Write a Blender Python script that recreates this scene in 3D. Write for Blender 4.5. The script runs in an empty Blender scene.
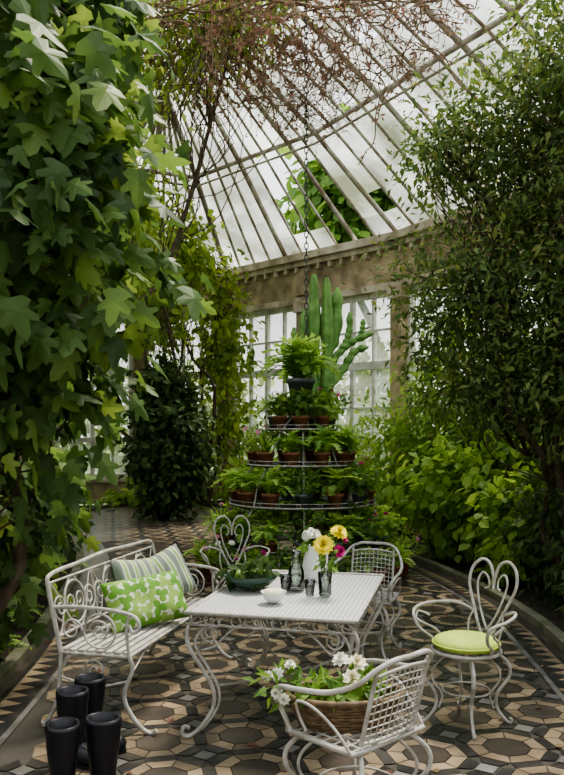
import bpy, math, random
import numpy as np
from mathutils import Vector
random.seed(7); rng=np.random.default_rng(7)
scene=bpy.context.scene
TAU=math.tau

# ---------------------------------------------------------------- mesh builder
class MB:
    def __init__(s): s.v=[];s.lo=[];s.sz=[];s.mi=[];s.rn=[];s.sm=[];s.n=0
    def add(s,v,loops,sizes,mat=0,rnd=None,smooth=False):
        v=np.asarray(v,float).reshape(-1,3); loops=np.asarray(loops,int).ravel(); sizes=np.asarray(sizes,int).ravel()
        s.v.append(v); s.lo.append(loops+s.n); s.sz.append(sizes); k=len(sizes)
        s.mi.append(np.full(k,mat) if np.isscalar(mat) else np.asarray(mat))
        s.rn.append(np.full(k,random.random()) if rnd is None else np.asarray(rnd,float))
        s.sm.append(np.full(k,smooth)); s.n+=len(v)
    def faces(s,v,fs,mat=0,smooth=False,rnd=None):
        s.add(v,[i for f in fs for i in f],[len(f) for f in fs],mat,rnd,smooth)
    def box(s,c,h,mat=0,u=(1,0,0),w=(0,1,0),t=(0,0,1)):
        c=np.array(c,float);u=np.array(u,float)*h[0];w=np.array(w,float)*h[1];t=np.array(t,float)*h[2]
        v=[c+a*u+b*w+d*t for a in(-1,1) for b in(-1,1) for d in(-1,1)]
        s.faces(v,[(0,1,3,2),(4,6,7,5),(0,4,5,1),(2,3,7,6),(0,2,6,4),(1,5,7,3)],mat)
    def tube(s,pts,r,n=6,closed=False,mat=0,caps=True):
        P=np.asarray(pts,float);m=len(P)
        if m<2: return
        R=np.full(m,r) if np.isscalar(r) else np.asarray(r,float)
        if closed: T=np.roll(P,-1,0)-np.roll(P,1,0)
        else: T=np.gradient(P,axis=0)
        T/= (np.linalg.norm(T,axis=1)[:,None]+1e-9)
        a=np.array([0,0,1.]) if abs(T[0][2])<.9 else np.array([1.,0,0])
        N=np.zeros((m,3)); x=a-T[0]*a.dot(T[0]); x/=np.linalg.norm(x); N[0]=x
        for i in range(1,m):
            x=x-T[i]*x.dot(T[i]); l=np.linalg.norm(x)
            if l<1e-6: x=np.array([1.,.1,.2]); x=x-T[i]*x.dot(T[i]); l=np.linalg.norm(x)
            x=x/l; N[i]=x
        B=np.cross(T,N); an=np.arange(n)*TAU/n
        V=P[:,None,:]+R[:,None,None]*(np.cos(an)[None,:,None]*N[:,None,:]+np.sin(an)[None,:,None]*B[:,None,:])
        mm=m if closed else m-1
        i=np.arange(mm)[:,None]; j=np.arange(n)[None,:]
        i2=(i+1)%m; j2=(j+1)%n
        F=np.stack([i*n+j,i*n+j2,i2*n+j2,i2*n+j],-1).reshape(-1,4)
        s.add(V.reshape(-1,3),F.ravel(),np.full(len(F),4),mat,None,True)
        if caps and not closed:
            s.faces(V[0],[tuple(range(n))[::-1]],mat); s.faces(V[-1],[tuple(range(n))],mat)
    def lathe(s,prof,c=(0,0,0),n=24,mat=0,smooth=True,sx=1,sy=1):
        p=np.asarray(prof,float); m=len(p); an=np.arange(n)*TAU/n
        V=np.stack([c[0]+sx*p[:,0][:,None]*np.cos(an),c[1]+sy*p[:,0][:,None]*np.sin(an),c[2]+np.repeat(p[:,1][:,None],n,1)],-1)
        i=np.arange(m-1)[:,None]; j=np.arange(n)[None,:]; j2=(j+1)%n
        F=np.stack([i*n+j,i*n+j2,(i+1)*n+j2,(i+1)*n+j],-1).reshape(-1,4)
        s.add(V.reshape(-1,3),F.ravel(),np.full(len(F),4),mat,None,smooth)
    def ball(s,c,r,mat=0,n=12,sz=1.):
        pr=[(r*math.sin(a)+1e-5,-r*sz*math.cos(a)) for a in np.linspace(0,math.pi,n//2+2)]
        s.lathe(pr,c,n,mat)
    def leaves(s,pos,d,nr,size,tpl,mat=0,rnd=None):
        tv,tf=tpl; pos=np.asarray(pos,float);M=len(pos)
        if M==0: return
        d=d/(np.linalg.norm(d,axis=1)[:,None]+1e-9)
        sd=np.cross(d,nr); sd/=(np.linalg.norm(sd,axis=1)[:,None]+1e-9); nr=np.cross(sd,d)
        size=np.broadcast_to(size,(M,))
        V=pos[:,None,:]+size[:,None,None]*(tv[None,:,0:1]*sd[:,None,:]+tv[None,:,1:2]*d[:,None,:]+tv[None,:,2:3]*nr[:,None,:])
        K=len(tv);F=(tf[None]+ (np.arange(M)*K)[:,None,None]).reshape(-1,3)
        if rnd is None: rnd=rng.random(M)
        s.add(V.reshape(-1,3),F.ravel(),np.full(len(F),3),mat,np.repeat(rnd,len(tf)),False)
    def obj(s,name,mats,parent=None,loc=(0,0,0),rot=(0,0,0)):
        me=bpy.data.meshes.new(name)
        V=np.concatenate(s.v);L=np.concatenate(s.lo);S=np.concatenate(s.sz)
        me.vertices.add(len(V)); me.vertices.foreach_set("co",V.ravel().astype(np.float32))
        me.loops.add(len(L)); me.loops.foreach_set("vertex_index",L.astype(np.int32))
        me.polygons.add(len(S)); st=np.concatenate([[0],np.cumsum(S)[:-1]])
        me.polygons.foreach_set("loop_start",st.astype(np.int32))
        try: me.polygons.foreach_set("loop_total",S.astype(np.int32))
        except Exception: pass
        me.polygons.foreach_set("material_index",np.concatenate(s.mi).astype(np.int32))
        me.polygons.foreach_set("use_smooth",np.concatenate(s.sm).astype(bool))
        for m in mats: me.materials.append(m)
        me.update(calc_edges=True)
        at=me.attributes.new("rnd",'FLOAT','FACE'); at.data.foreach_set("value",np.concatenate(s.rn).astype(np.float32))
        o=bpy.data.objects.new(name,me); scene.collection.objects.link(o)
        o.location=loc;o.rotation_euler=rot
        if parent: o.parent=parent
        return o
def empty(name,loc=(0,0,0)):
    e=bpy.data.objects.new(name,None); e.empty_display_size=.2; e.location=loc; scene.collection.objects.link(e); return e
def cat(pts,k=8,closed=False):
    P=np.asarray(pts,float); m=len(P); out=[]
    rngi=range(m) if closed else range(m-1)
    for i in rngi:
        if closed: p0,p1,p2,p3=P[(i-1)%m],P[i],P[(i+1)%m],P[(i+2)%m]
        else: p0,p1,p2,p3=P[max(i-1,0)],P[i],P[i+1],P[min(i+2,m-1)]
        for t in np.arange(k)/k:
            out.append(.5*((2*p1)+(-p0+p2)*t+(2*p0-5*p1+4*p2-p3)*t*t+(-p0+3*p1-3*p2+p3)*t**3))
    if not closed: out.append(P[-1])
    return np.array(out)
def mirx(p): return [(-a,b,c) for a,b,c in p]
def spiral(c,u,w,r0,r1,a0,turn,n=20):
    c=np.array(c,float);u=np.array(u,float);w=np.array(w,float)
    t=np.linspace(0,1,n); r=r0+(r1-r0)*t; a=a0+turn*TAU*t
    return c+(r*np.cos(a))[:,None]*u+(r*np.sin(a))[:,None]*w

# ---------------------------------------------------------------- materials
def newmat(name):
    m=bpy.data.materials.new(name); m.use_nodes=True; nt=m.node_tree; nt.nodes.clear()
    o=nt.nodes.new('ShaderNodeOutputMaterial'); return m,nt,o
def pmat(name,col,rough=.5,metal=0,noise=None,nscale=8,spec=.4,bump=0,bscale=40,trans=0,ior=1.45,useRnd=0,moss=0):
    m,nt,o=newmat(name); N=nt.nodes;L=nt.links
    b=N.new('ShaderNodeBsdfPrincipled'); L.new(b.outputs[0],o.inputs[0])
    b.inputs['Base Color'].default_value=(*col,1);b.inputs['Roughness'].default_value=rough;b.inputs['Metallic'].default_value=metal
    b.inputs['Specular IOR Level'].default_value=spec;b.inputs['Transmission Weight'].default_value=trans;b.inputs['IOR'].default_value=ior
    tc=N.new('ShaderNodeTexCoord')
    if noise:
        n=N.new('ShaderNodeTexNoise'); n.inputs['Scale'].default_value=nscale;n.inputs['Detail'].default_value=6
        L.new(tc.outputs['Object'],n.inputs['Vector'])
        r=N.new('ShaderNodeValToRGB'); r.color_ramp.elements[0].position=.35;r.color_ramp.elements[1].position=.65
        r.color_ramp.elements[0].color=(*noise,1);r.color_ramp.elements[1].color=(*col,1)
        L.new(n.outputs[0],r.inputs[0]); src=r.outputs[0]
        if useRnd:
            at=N.new('ShaderNodeAttribute');at.attribute_name='rnd'
            mp=N.new('ShaderNodeMapRange');mp.inputs[3].default_value=1-useRnd;mp.inputs[4].default_value=1+useRnd*.6
            L.new(at.outputs['Fac'],mp.inputs[0]); hs=N.new('ShaderNodeHueSaturation');L.new(mp.outputs[0],hs.inputs['Value']);L.new(src,hs.inputs['Color']);src=hs.outputs[0]
        if moss:
            n2=N.new('ShaderNodeTexNoise');n2.inputs['Scale'].default_value=.9;n2.inputs['Detail'].default_value=9;L.new(tc.outputs['Object'],n2.inputs['Vector'])
            r2=N.new('ShaderNodeValToRGB');r2.color_ramp.elements[0].position=.48;r2.color_ramp.elements[1].position=.70
            r2.color_ramp.elements[1].color=(moss,moss,moss,1);L.new(n2.outputs[0],r2.inputs[0])
            mx=N.new('ShaderNodeMixRGB');mx.inputs[2].default_value=(.075,.075,.045,1);L.new(r2.outputs[0],mx.inputs[0]);L.new(src,mx.inputs[1]);src=mx.outputs[0]
        L.new(src,b.inputs['Base Color'])
    if bump:
        n=N.new('ShaderNodeTexNoise'); n.inputs['Scale'].default_value=bscale;n.inputs['Detail'].default_value=4
        L.new(tc.outputs['Object'],n.inputs['Vector']); bp=N.new('ShaderNodeBump');bp.inputs['Strength'].default_value=bump;bp.inputs['Distance'].default_value=.01
        L.new(n.outputs[0],bp.inputs['Height']);L.new(bp.outputs[0],b.inputs['Normal'])
    return m
GAIN=1.8
def leafmat(name,cols,tr=.35,rough=.5,spec=.25,gain=GAIN,sat=.88):
    m,nt,o=newmat(name);N=nt.nodes;L=nt.links
    at=N.new('ShaderNodeAttribute');at.attribute_name='rnd'
    r=N.new('ShaderNodeValToRGB'); e=r.color_ramp.elements
    while len(e)<len(cols): e.new(.5)
    for i,c in enumerate(cols):
        c=np.array([c[0]*1.18,c[1],c[2]*.9])*gain;l=c.mean()*1.25;c=l+(c-l)*sat
        e[i].position=i/(len(cols)-1); e[i].color=(*np.clip(c,0,1),1)
    L.new(at.outputs['Fac'],r.inputs[0])
    b=N.new('ShaderNodeBsdfPrincipled');b.inputs['Roughness'].default_value=rough;b.inputs['Specular IOR Level'].default_value=spec
    L.new(r.outputs[0],b.inputs['Base Color'])
    hs=N.new('ShaderNodeHueSaturation');hs.inputs['Value'].default_value=1.8;hs.inputs['Saturation'].default_value=1.08;hs.inputs['Hue'].default_value=.478
    L.new(r.outputs[0],hs.inputs['Color'])
    t=N.new('ShaderNodeBsdfTranslucent');L.new(hs.outputs[0],t.inputs[0])
    mx=N.new('ShaderNodeMixShader');mx.inputs[0].default_value=tr
    L.new(b.outputs[0],mx.inputs[1]);L.new(t.outputs[0],mx.inputs[2]);L.new(mx.outputs[0],o.inputs[0]); return m
def glassmat(name,solid,col,scale,dirt=(.35,.34,.28),lo=.6):
    m,nt,o=newmat(name);N=nt.nodes;L=nt.links
    tc=N.new('ShaderNodeTexCoord');n=N.new('ShaderNodeTexNoise');n.inputs['Scale'].default_value=scale;n.inputs['Detail'].default_value=8
    L.new(tc.outputs['Object'],n.inputs['Vector'])
    r=N.new('ShaderNodeValToRGB');r.color_ramp.elements[0].position=.36;r.color_ramp.elements[1].position=.62
    r.color_ramp.elements[0].color=(*dirt,1);r.color_ramp.elements[1].color=(*col,1);L.new(n.outputs[0],r.inputs[0])
    at=N.new('ShaderNodeAttribute');at.attribute_name='rnd'
    mp=N.new('ShaderNodeMapRange');mp.inputs[3].default_value=lo;mp.inputs[4].default_value=1.0;L.new(at.outputs['Fac'],mp.inputs[0])
    hs=N.new('ShaderNodeHueSaturation');L.new(mp.outputs[0],hs.inputs['Value']);L.new(r.outputs[0],hs.inputs['Color'])
    d=N.new('ShaderNodeBsdfDiffuse');t=N.new('ShaderNodeBsdfTranslucent');L.new(hs.outputs[0],d.inputs[0]);L.new(hs.outputs[0],t.inputs[0])
    m1=N.new('ShaderNodeMixShader');m1.inputs[0].default_value=.75;L.new(d.outputs[0],m1.inputs[1]);L.new(t.outputs[0],m1.inputs[2])
    tp=N.new('ShaderNodeBsdfTransparent');m2=N.new('ShaderNodeMixShader');m2.inputs[0].default_value=solid
    L.new(tp.outputs[0],m2.inputs[1]);L.new(m1.outputs[0],m2.inputs[2]);L.new(m2.outputs[0],o.inputs[0]);return m
def clearglass(name,tint=(.92,.96,.94),gl=.12):
    m,nt,o=newmat(name);N=nt.nodes;L=nt.links
    tp=N.new('ShaderNodeBsdfTransparent');tp.inputs[0].default_value=(*tint,1)
    g=N.new('ShaderNodeBsdfGlossy');g.inputs['Roughness'].default_value=.03
    fr=N.new('ShaderNodeFresnel');fr.inputs[0].default_value=1.5
    ad=N.new('ShaderNodeMath');ad.operation='ADD';ad.inputs[1].default_value=gl;L.new(fr.outputs[0],ad.inputs[0])
    mx=N.new('ShaderNodeMixShader');L.new(ad.outputs[0],mx.inputs[0]);L.new(tp.outputs[0],mx.inputs[1]);L.new(g.outputs[0],mx.inputs[2]);L.new(mx.outputs[0],o.inputs[0]);return m

M_white=pmat('white_paint',(.54,.53,.51),.5,noise=(.34,.32,.28),nscale=14)
M_stand=pmat('dark_iron',(.07,.08,.07),.5)
M_stone=pmat('stone',(.55,.44,.29),.85,noise=(.24,.19,.12),nscale=2.8,bump=.4,moss=.6)
M_corn=pmat('cornice_paint',(.66,.60,.48),.7,noise=(.32,.26,.18),nscale=3)
M_bar=pmat('glazing_bar',(.58,.56,.50),.6,noise=(.22,.17,.12),nscale=3)
M_frame=pmat('window_paint',(.78,.79,.74),.5,noise=(.52,.50,.44),nscale=4)
M_roofglass=glassmat('limewashed_glass',.88,(.76,.80,.80),.9,(.24,.26,.19),.42)
M_clearroof=glassmat('roof_glass_clear',.14,(.8,.86,.9),1.0)
M_winglass=glassmat('window_glass',.30,(.85,.92,.9),1.5)
M_soil=pmat('soil',(.05,.038,.026),.95,noise=(.02,.018,.012),nscale=6,bump=1,bscale=12)
M_grass=pmat('grass',(.12,.20,.06),.9,noise=(.06,.12,.035),nscale=2)
M_tan=pmat('tile_tan',(.33,.255,.17),.4,noise=(.20,.152,.105),nscale=4,useRnd=.35,bump=.15,moss=.5)
M_blk=pmat('tile_black',(.026,.026,.028),.3,noise=(.06,.054,.050),nscale=5,useRnd=.3,bump=.15,moss=.3)
M_brn=pmat('tile_brown',(.10,.078,.064),.32,noise=(.055,.047,.043),nscale=4,useRnd=.35,bump=.15,moss=.4)
M_gry=pmat('tile_grey',(.20,.19,.18),.4,noise=(.11,.105,.10),nscale=4,useRnd=.3,moss=.4)
M_grout=pmat('grout',(.06,.055,.045),.8)
M_kerb=pmat('kerb_stone',(.19,.18,.14),.8,noise=(.09,.11,.05),nscale=5,bump=.4)
M_terra=pmat('terracotta',(.42,.18,.09),.8,noise=(.25,.11,.07),nscale=8)
M_zinc=pmat('zinc_pot',(.16,.18,.20),.5,metal=.3)
M_bark=pmat('bark',(.13,.10,.07),.9,noise=(.06,.045,.03),nscale=9,bump=.6)
M_twig=pmat('dry_twig',(.24,.17,.115),.9)
M_black=pmat('black_rubber',(.010,.011,.016),.35,spec=.5)
M_limefab=pmat('lime_fabric',(.54,.68,.15),.85,noise=(.44,.58,.11),nscale=9)
M_wicker=pmat('wicker',(.22,.15,.09),.7,noise=(.11,.075,.045),nscale=30,useRnd=.3)
M_ceram=pmat('white_ceramic',(.72,.73,.71),.2)
M_glass=clearglass('clear_glass')
M_water=clearglass('water',(.8,.88,.82),.05)
M_dish=pmat('green_glaze',(.05,.09,.07),.25)
M_pear=pmat('pear_skin',(.22,.34,.07),.4)
M_yel=pmat('petal_yellow',(.88,.76,.06),.6)
M_wht=pmat('petal_white',(.80,.81,.72),.6)
M_pink=pmat('petal_magenta',(.55,.03,.22),.6)
M_lpink=pmat('petal_pink',(.70,.30,.40),.6)
M_cream=pmat('petal_cream',(.85,.80,.60),.6)
M_cactus=pmat('cactus',(.26,.46,.14),.6,noise=(.15,.30,.08),nscale=9,bump=.6,bscale=25)
L_fig=leafmat('leaf_fig',[(.012,.033,.010),(.026,.065,.018),(.050,.11,.026),(.10,.17,.036)],.42,.48,.35,1.85)
L_dark=leafmat('leaf_dark',[(.012,.03,.010),(.025,.058,.016),(.05,.10,.025)],.35)
L_bay=leafmat('leaf_bay',[(.014,.034,.012),(.032,.070,.020),(.065,.12,.030),(.11,.13,.035)],.42,gain=1.8)
L_mid=leafmat('leaf_mid',[(.025,.07,.016),(.055,.13,.025),(.10,.20,.035)],.42)
L_light=leafmat('leaf_light',[(.05,.12,.022),(.11,.22,.04),(.21,.34,.075)],.45)
L_wist=leafmat('leaf_wisteria',[(.035,.08,.014),(.085,.16,.028),(.19,.27,.05)],.52)
L_fern=leafmat('leaf_fern',[(.06,.15,.03),(.12,.25,.05),(.21,.37,.09)],.42)
L_brown=leafmat('leaf_brown',[(.09,.055,.04),(.17,.11,.08),(.15,.14,.07)],.4,sat=.85,gain=1.4)
L_out=leafmat('leaf_outdoor',[(.06,.12,.035),(.13,.22,.06),(.25,.34,.12)],.45,gain=1.4)

def gridmat():
    m,nt,o=newmat('perforated_metal');N=nt.nodes;L=nt.links
    tc=N.new('ShaderNodeTexCoord');sp=N.new('ShaderNodeSeparateXYZ');L.new(tc.outputs['Object'],sp.inputs[0])
    outs=[]
    for ax in (0,1):
        mu=N.new('ShaderNodeMath');mu.operation='MULTIPLY';mu.inputs[1].default_value=TAU/.028;L.new(sp.outputs[ax],mu.inputs[0])
        si=N.new('ShaderNodeMath');si.operation='SINE';L.new(mu.outputs[0],si.inputs[0]);outs.append(si)
    p=N.new('ShaderNodeMath');p.operation='ADD';L.new(outs[0].outputs[0],p.inputs[0]);L.new(outs[1].outputs[0],p.inputs[1])
    r=N.new('ShaderNodeValToRGB');r.color_ramp.elements[0].position=.55;r.color_ramp.elements[0].color=(.60,.61,.62,1);r.color_ramp.elements[1].position=.8;r.color_ramp.elements[1].color=(.20,.20,.20,1)
    L.new(p.outputs[0],r.inputs[0]);b=N.new('ShaderNodeBsdfPrincipled');b.inputs['Roughness'].default_value=.4;L.new(r.outputs[0],b.inputs['Base Color']);L.new(b.outputs[0],o.inputs[0]);return m
M_perf=gridmat()
def wavemat(name):
    m,nt,o=newmat(name);N=nt.nodes;L=nt.links
    tc=N.new('ShaderNodeTexCoord');b=N.new('ShaderNodeBsdfPrincipled');b.inputs['Roughness'].default_value=.9;L.new(b.outputs[0],o.inputs[0])
    r=N.new('ShaderNodeValToRGB');r.color_ramp.interpolation='CONSTANT'
    w=N.new('ShaderNodeTexWave');w.inputs['Scale'].default_value=3.2;w.inputs['Distortion'].default_value=1.2;w.inputs['Detail Scale'].default_value=2
    L.new(tc.outputs['Object'],w.inputs['Vector']);L.new(w.outputs[0],r.inputs[0])
    e=r.color_ramp.elements;e[0].color=(.22,.26,.22,1);e[1].position=.45;e[1].color=(.62,.64,.57,1);x=e.new(.86);x.color=(.30,.46,.14,1)
    L.new(r.outputs[0],b.inputs['Base Color']);return m
M_cushstr=wavemat('wave_print')
M_cloth=pmat('cream_cloth',(.68,.72,.58),.9)
M_leafa=pmat('print_green',(.17,.37,.06),.9,noise=(.13,.30,.05),nscale=20)
M_leafb=pmat('print_lime',(.32,.50,.13),.9,noise=(.27,.43,.10),nscale=20)

# ---------------------------------------------------------------- leaf templates
T_lance=(np.array([(0,0,0),(-.20,.42,.06),(.20,.42,.06),(0,1,-.1),(0,.45,0)]),np.array([(0,4,1),(0,2,4),(1,4,3),(4,2,3)]))
T_oval=(np.array([(0,0,0),(-.3,.25,.05),(-.34,.6,.03),(0,1,-.12),(.34,.6,.03),(.3,.25,.05),(0,.45,-.03)]),np.array([(6,1,0),(6,2,1),(6,3,2),(6,4,3),(6,5,4),(6,0,5)]))
fo=[(0,0),(.24,-.02),(.44,.12),(.26,.30),(.50,.52),(.46,.66),(.21,.58),(.16,.88),(0,1.08)]
fo=fo+[(-a,b) for a,b in fo[::-1][1:-1]]
fv=[(a,b,-.25*abs(a)**1.3-.12*b*b) for a,b in fo]+[(0,.38,.03)]
T_fig=(np.array(fv),np.array([(len(fo),i,(i+1)%len(fo)) for i in range(len(fo))]))
def frond(npair=12,w=.2,arch=.28):
    v=[];f=[]
    def c(t): return np.array([0,t*(1-.12*t),arch*math.sin(math.pi*min(t*.8,1))-.38*t*t*t])
    for i in range(npair):
        t=(i+.5)/npair*.95;h=.55/npair;W=w*math.sin(math.pi*(.12+.85*t))**.8
        for sgn in(-1,1):
            k=len(v);v+= [c(t-h),c(t+h),c(t)+np.array([sgn*W,.09,-.04])]
            f.append((k,k+1,k+2) if sgn<0 else (k+1,k,k+2))
    return (np.array(v),np.array(f))
T_frond=frond();T_blade=(np.array([(-.03,0,0),(.03,0,0),(-.035,.4,.12),(.035,.4,.12),(-.025,.75,.1),(.025,.75,.1),(0,1,-.08)]),np.array([(0,1,3),(0,3,2),(2,3,5),(2,5,4),(4,5,6)]))
def unit(M):
    a=rng.normal(size=(M,3));return a/np.linalg.norm(a,axis=1)[:,None]
def cloud(mb,blobs,ncl,per,cr,size,tpl,mat,droop=.5,up=.6,flat=.6,shell=.45,zmin=.03,outw=.5):
    vol=np.array([b[3]*b[4]*b[5] for b in blobs])**.8;vol/=vol.sum();cc=[]
    for b,w in zip(blobs,vol):
        k=max(3,int(ncl*w));u=unit(k);rad=rng.random(k)**shell*(1+.25*(rng.random(k)**4))
        C=np.array(b[:3]);R=np.array(b[3:6]);P=C+u*rad[:,None]*R
        cc.append(P)
        pos=np.repeat(P,per,0)+rng.normal(size=(k*per,3))*cr*np.array([1,1,flat])
        ou=(pos-C)/R;ou/=np.linalg.norm(ou,axis=1)[:,None]+1e-6
        d=ou*outw+unit(len(pos))*.65+np.array([0,0,-droop]);nr=np.array([0,0,up])+ou*.45+unit(len(pos))*.5
        rn=np.clip(np.repeat(rng.random(k),per)*.5+rng.random(len(pos))*.5,0,1)
        keep=pos[:,2]>zmin
        mb.leaves(pos[keep],d[keep],nr[keep],(size*(.6+.7*rng.random(len(pos))))[keep],tpl,mat,rn[keep])
    return np.concatenate(cc)
def branch(mb,a,b,r0,r1,mat,jit=.08,n=6,sag=0):
    a=np.array(a,float);b=np.array(b,float);t=np.linspace(0,1,n)[:,None]
    P=a+(b-a)*t; P[1:-1]+=rng.normal(size=(n-2,3))*jit*np.linalg.norm(b-a)*.5; P[:,2]+=sag*np.sin(np.pi*t[:,0])
    P=cat(P,3);mb.tube(P,np.linspace(r0,r1,len(P)),5,mat=mat,caps=False);return P

# ---------------------------------------------------------------- building shell
W=np.array([(-7.5,-3),(-7.5,12),(-5.5,18.5),(-1.4,20.4),(2.4,16.4),(5.2,11.5),(6.2,6),(6.2,-3)],float)
names=['left','left_far','back_left','back','back_right','right_far','right']
nw=0
def wallseg(A,B,nm):
    global nw
    u=(B-A);L=np.linalg.norm(u);u/=L;n=np.array([u[1],-u[0]])
    u3=np.array([*u,0]);n3=np.array([*n,0])
    mb=MB()
    def bx(s0,s1,z0,z1,o0,o1,mat,m=mb):
        c=np.array([*A,0])+u3*(s0+s1)/2+n3*(o0+o1)/2;c[2]=(z0+z1)/2
        m.box(c,((s1-s0)/2,abs(o1-o0)/2,(z1-z0)/2),mat,u3,n3)
    bx(0,L,0,.5,-.35,0,0);bx(0,L,.5,.58,-.35,.05,1)
    bx(0,L,4.7,5.5,-.35,0,0);bx(0,L,4.66,4.8,-.3,.06,1);bx(-.05,L+.05,5.5,5.62,-.4,.12,1);bx(-.08,L+.08,5.62,5.78,-.45,.22,1)
    nb=max(1,round(L/2.5));bw=L/nb
    for i in range(nb+1):
        s=i*bw;bx(s-.17,s+.17,0,4.7,-.3,.08,0);bx(s-.22,s+.22,4.45,4.66,-.3,.13,1);bx(s-.22,s+.22,0,.3,-.3,.13,0);bx(s-.2,s+.2,4.85,5.45,-.3,.06,0)
    for i in range(int(L/.35)): bx(.1+i*.35,.18+i*.35,5.38,5.5,0,.1,1)
    mb.obj('wall_'+nm,[M_stone,M_corn])
    for i in range(nb):
        s0=i*bw+.17;s1=(i+1)*bw-.17;w=MB();nw+=1
        bx(s0,s0+.08,.58,4.66,-.2,-.08,0,w);bx(s1-.08,s1,.58,4.66,-.2,-.08,0,w)
        for z in(.58,1.45,3.05,4.55): bx(s0,s1,z,z+(.12 if z!=3.05 else .16),-.21,-.07,0,w)
        k=4
        for j in range(1,k):
            s=s0+(s1-s0)*j/k;t=.05 if j==2 else .026;bx(s-t,s+t,.6,4.6,-.19,-.09,0,w)
        for z in(2.2,3.85): bx(s0,s1,z,z+.04,-.18,-.1,0,w)
        bx(s0+.02,s1-.02,.62,4.6,-.145,-.135,1,w)
        w.obj('window_%d'%nw,[M_frame,M_winglass])
for i in range(len(W)-1): wallseg(W[i],W[i+1],names[i])
wallseg(W[-1],W[0],'rear')

# roof
def offset(P,d):
    out=[]
    for i in range(len(P)):
        ns=[]
        if i>0: u=P[i]-P[i-1];u=u/np.linalg.norm(u);ns.append(np.array([u[1],-u[0]]))
        if i<len(P)-1: u=P[i+1]-P[i];u=u/np.linalg.norm(u);ns.append(np.array([u[1],-u[0]]))
        if len(ns)==1: out.append(P[i]+ns[0]*d)
        else:
            m=ns[0]+ns[1];m/=np.linalg.norm(m);out.append(P[i]+m*d/m.dot(ns[0]))
    return np.array(out)
r0=offset(W,.05);r1=offset(W,2.2);r2=offset(W,3.9)
r3=np.array([(-.65,min(p[1],13.2)) for p in W])
rings=[(r0,5.78),(r1,7.35),(r2,8.4),(r3,9.5)]
roof=MB()
for k in range(3):
    (a,za),(b,zb)=rings[k],rings[k+1]
    for i in range(len(W)-1):
        A0=np.array([*a[i],za]);A1=np.array([*a[i+1],za]);B0=np.array([*b[i],zb]);B1=np.array([*b[i+1],zb])
        L=np.linalg.norm(W[i+1]-W[i]);n=max(3,round(L/.56))
        nrm=np.cross(A1-A0,B0-A0);nrm/=np.linalg.norm(nrm);
        if nrm[2]<0:nrm=-nrm
        for j in range(n+1):
            t=j/n;p=A0+(A1-A0)*t;q=B0+(B1-B0)*t
            roof.tube([p,q],.065 if j%4==0 else .036,4,mat=0)
            if j<n:
                t2=(j+1)/n;p2=A0+(A1-A0)*t2;q2=B0+(B1-B0)*t2
                S=5 if k<2 else 8;pr=rng.random()
                for s in range(S):
                    if i==3 and k==0 and .50<t+.5/n<.86 and not(s==0 and t<.65) and not (s==4 and t>.7): continue
                    if rng.random()<.02: continue
                    e=.02;v=[p+(q-p)*(s/S),p2+(q2-p2)*(s/S),p2+(q2-p2)*((s+1)/S)+nrm*e,p+(q-p)*((s+1)/S)+nrm*e]
                    mt=1 if A0[1]+A1[1]>21 else 2
                    roof.faces([x+nrm*.03 for x in v],[(0,1,2,3)],mt,rnd=[.5*pr+.5*rng.random()])
        if k>0: roof.tube([A0,A1],.05,6,mat=0)
        if k==1: roof.tube([A0-[0,0,.2],A1-[0,0,.2]],.025,5,mat=0)
roof.tube([(-.65,-3,9.5),(-.65,13.2,9.5)],.1,6,mat=0)
roof.obj('ceiling',[M_bar,M_roofglass,M_clearroof])

# ground + soil beds
g=MB();g.faces([(-60,-40,-.06),(60,-40,-.06),(60,80,-.06),(-60,80,-.06)],[(0,1,2,3)]);g.obj('ground',[M_grass])
g=MB();vv=[(x,y,-.035) for x,y in W];g.faces(vv,[tuple(range(len(vv)))[::-1]]);g.obj('planting_bed',[M_soil])

# tiled path
edge=cat([(-1.95,-2.5),(-1.9,2),(-1.9,5),(-2.05,7),(-2.6,10.5),(-3.6,14),(-4.1,17.3),(-3,18.8),(-1.6,18.3),(-.5,16),(.6,13.8),(1.5,11.6),(2.06,9.2),(2.25,7.4),(2.2,6),(2.1,4),(2.05,-2.5)],8)
def inside(x,y,P):
    c=False;n=len(P);j=n-1
    for i in range(n):
        if (P[i][1]>y)!=(P[j][1]>y) and x<(P[j][0]-P[i][0])*(y-P[i][1])/(P[j][1]-P[i][1])+P[i][0]: c=not c
        j=i
    return c
def eoff(d):
    T=np.gradient(edge,axis=0);T/=np.linalg.norm(T,axis=1)[:,None];return edge+np.column_stack([T[:,1],-T[:,0]])*d
fl=MB()
fl.faces([(x,y,-.006) for x,y in edge],[tuple(range(len(edge)))[::-1]],4)
p=.47;th=math.radians(12);ct,st_=math.cos(th),math.sin(th)
inn=eoff(.30)
def octv(a):
    R=a/math.cos(math.pi/8);return [(R*math.cos(math.pi/8+k*math.pi/4),R*math.sin(math.pi/8+k*math.pi/4)) for k in range(8)]
def shrink(q,g=.012):
    c=np.mean(q,axis=0);q=np.array(q);dd=np.linalg.norm(q-c,axis=1)[:,None];return c+(q-c)*(1-g/dd)
O1=octv(.26);O2=octv(.43)
cell=[(O1,2)]
for k in range(8):
    k2=(k+1)%8;cell.append(([O1[k],O2[k],O2[k2],O1[k2]],0))
cell.append(([(.43,-.178),(.57,-.178),(.57,.178),(.43,.178)],1));cell.append(([(-.178,.43),(.178,.43),(.178,.57),(-.178,.57)],1))
cell.append(([(.5+a,.5+b) for a,b in [(.15,0),(0,.15),(-.15,0),(0,-.15)]],3))
for sx in(-1,1):
    for sy in(-1,1):
        cell.append(([(.5+sx*.07,.5+sy*.32),(.5+sx*.32,.5+sy*.07),(.5+sx*.16,.5+sy*.01),(.5+sx*.01,.5+sy*.16)],1))
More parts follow.
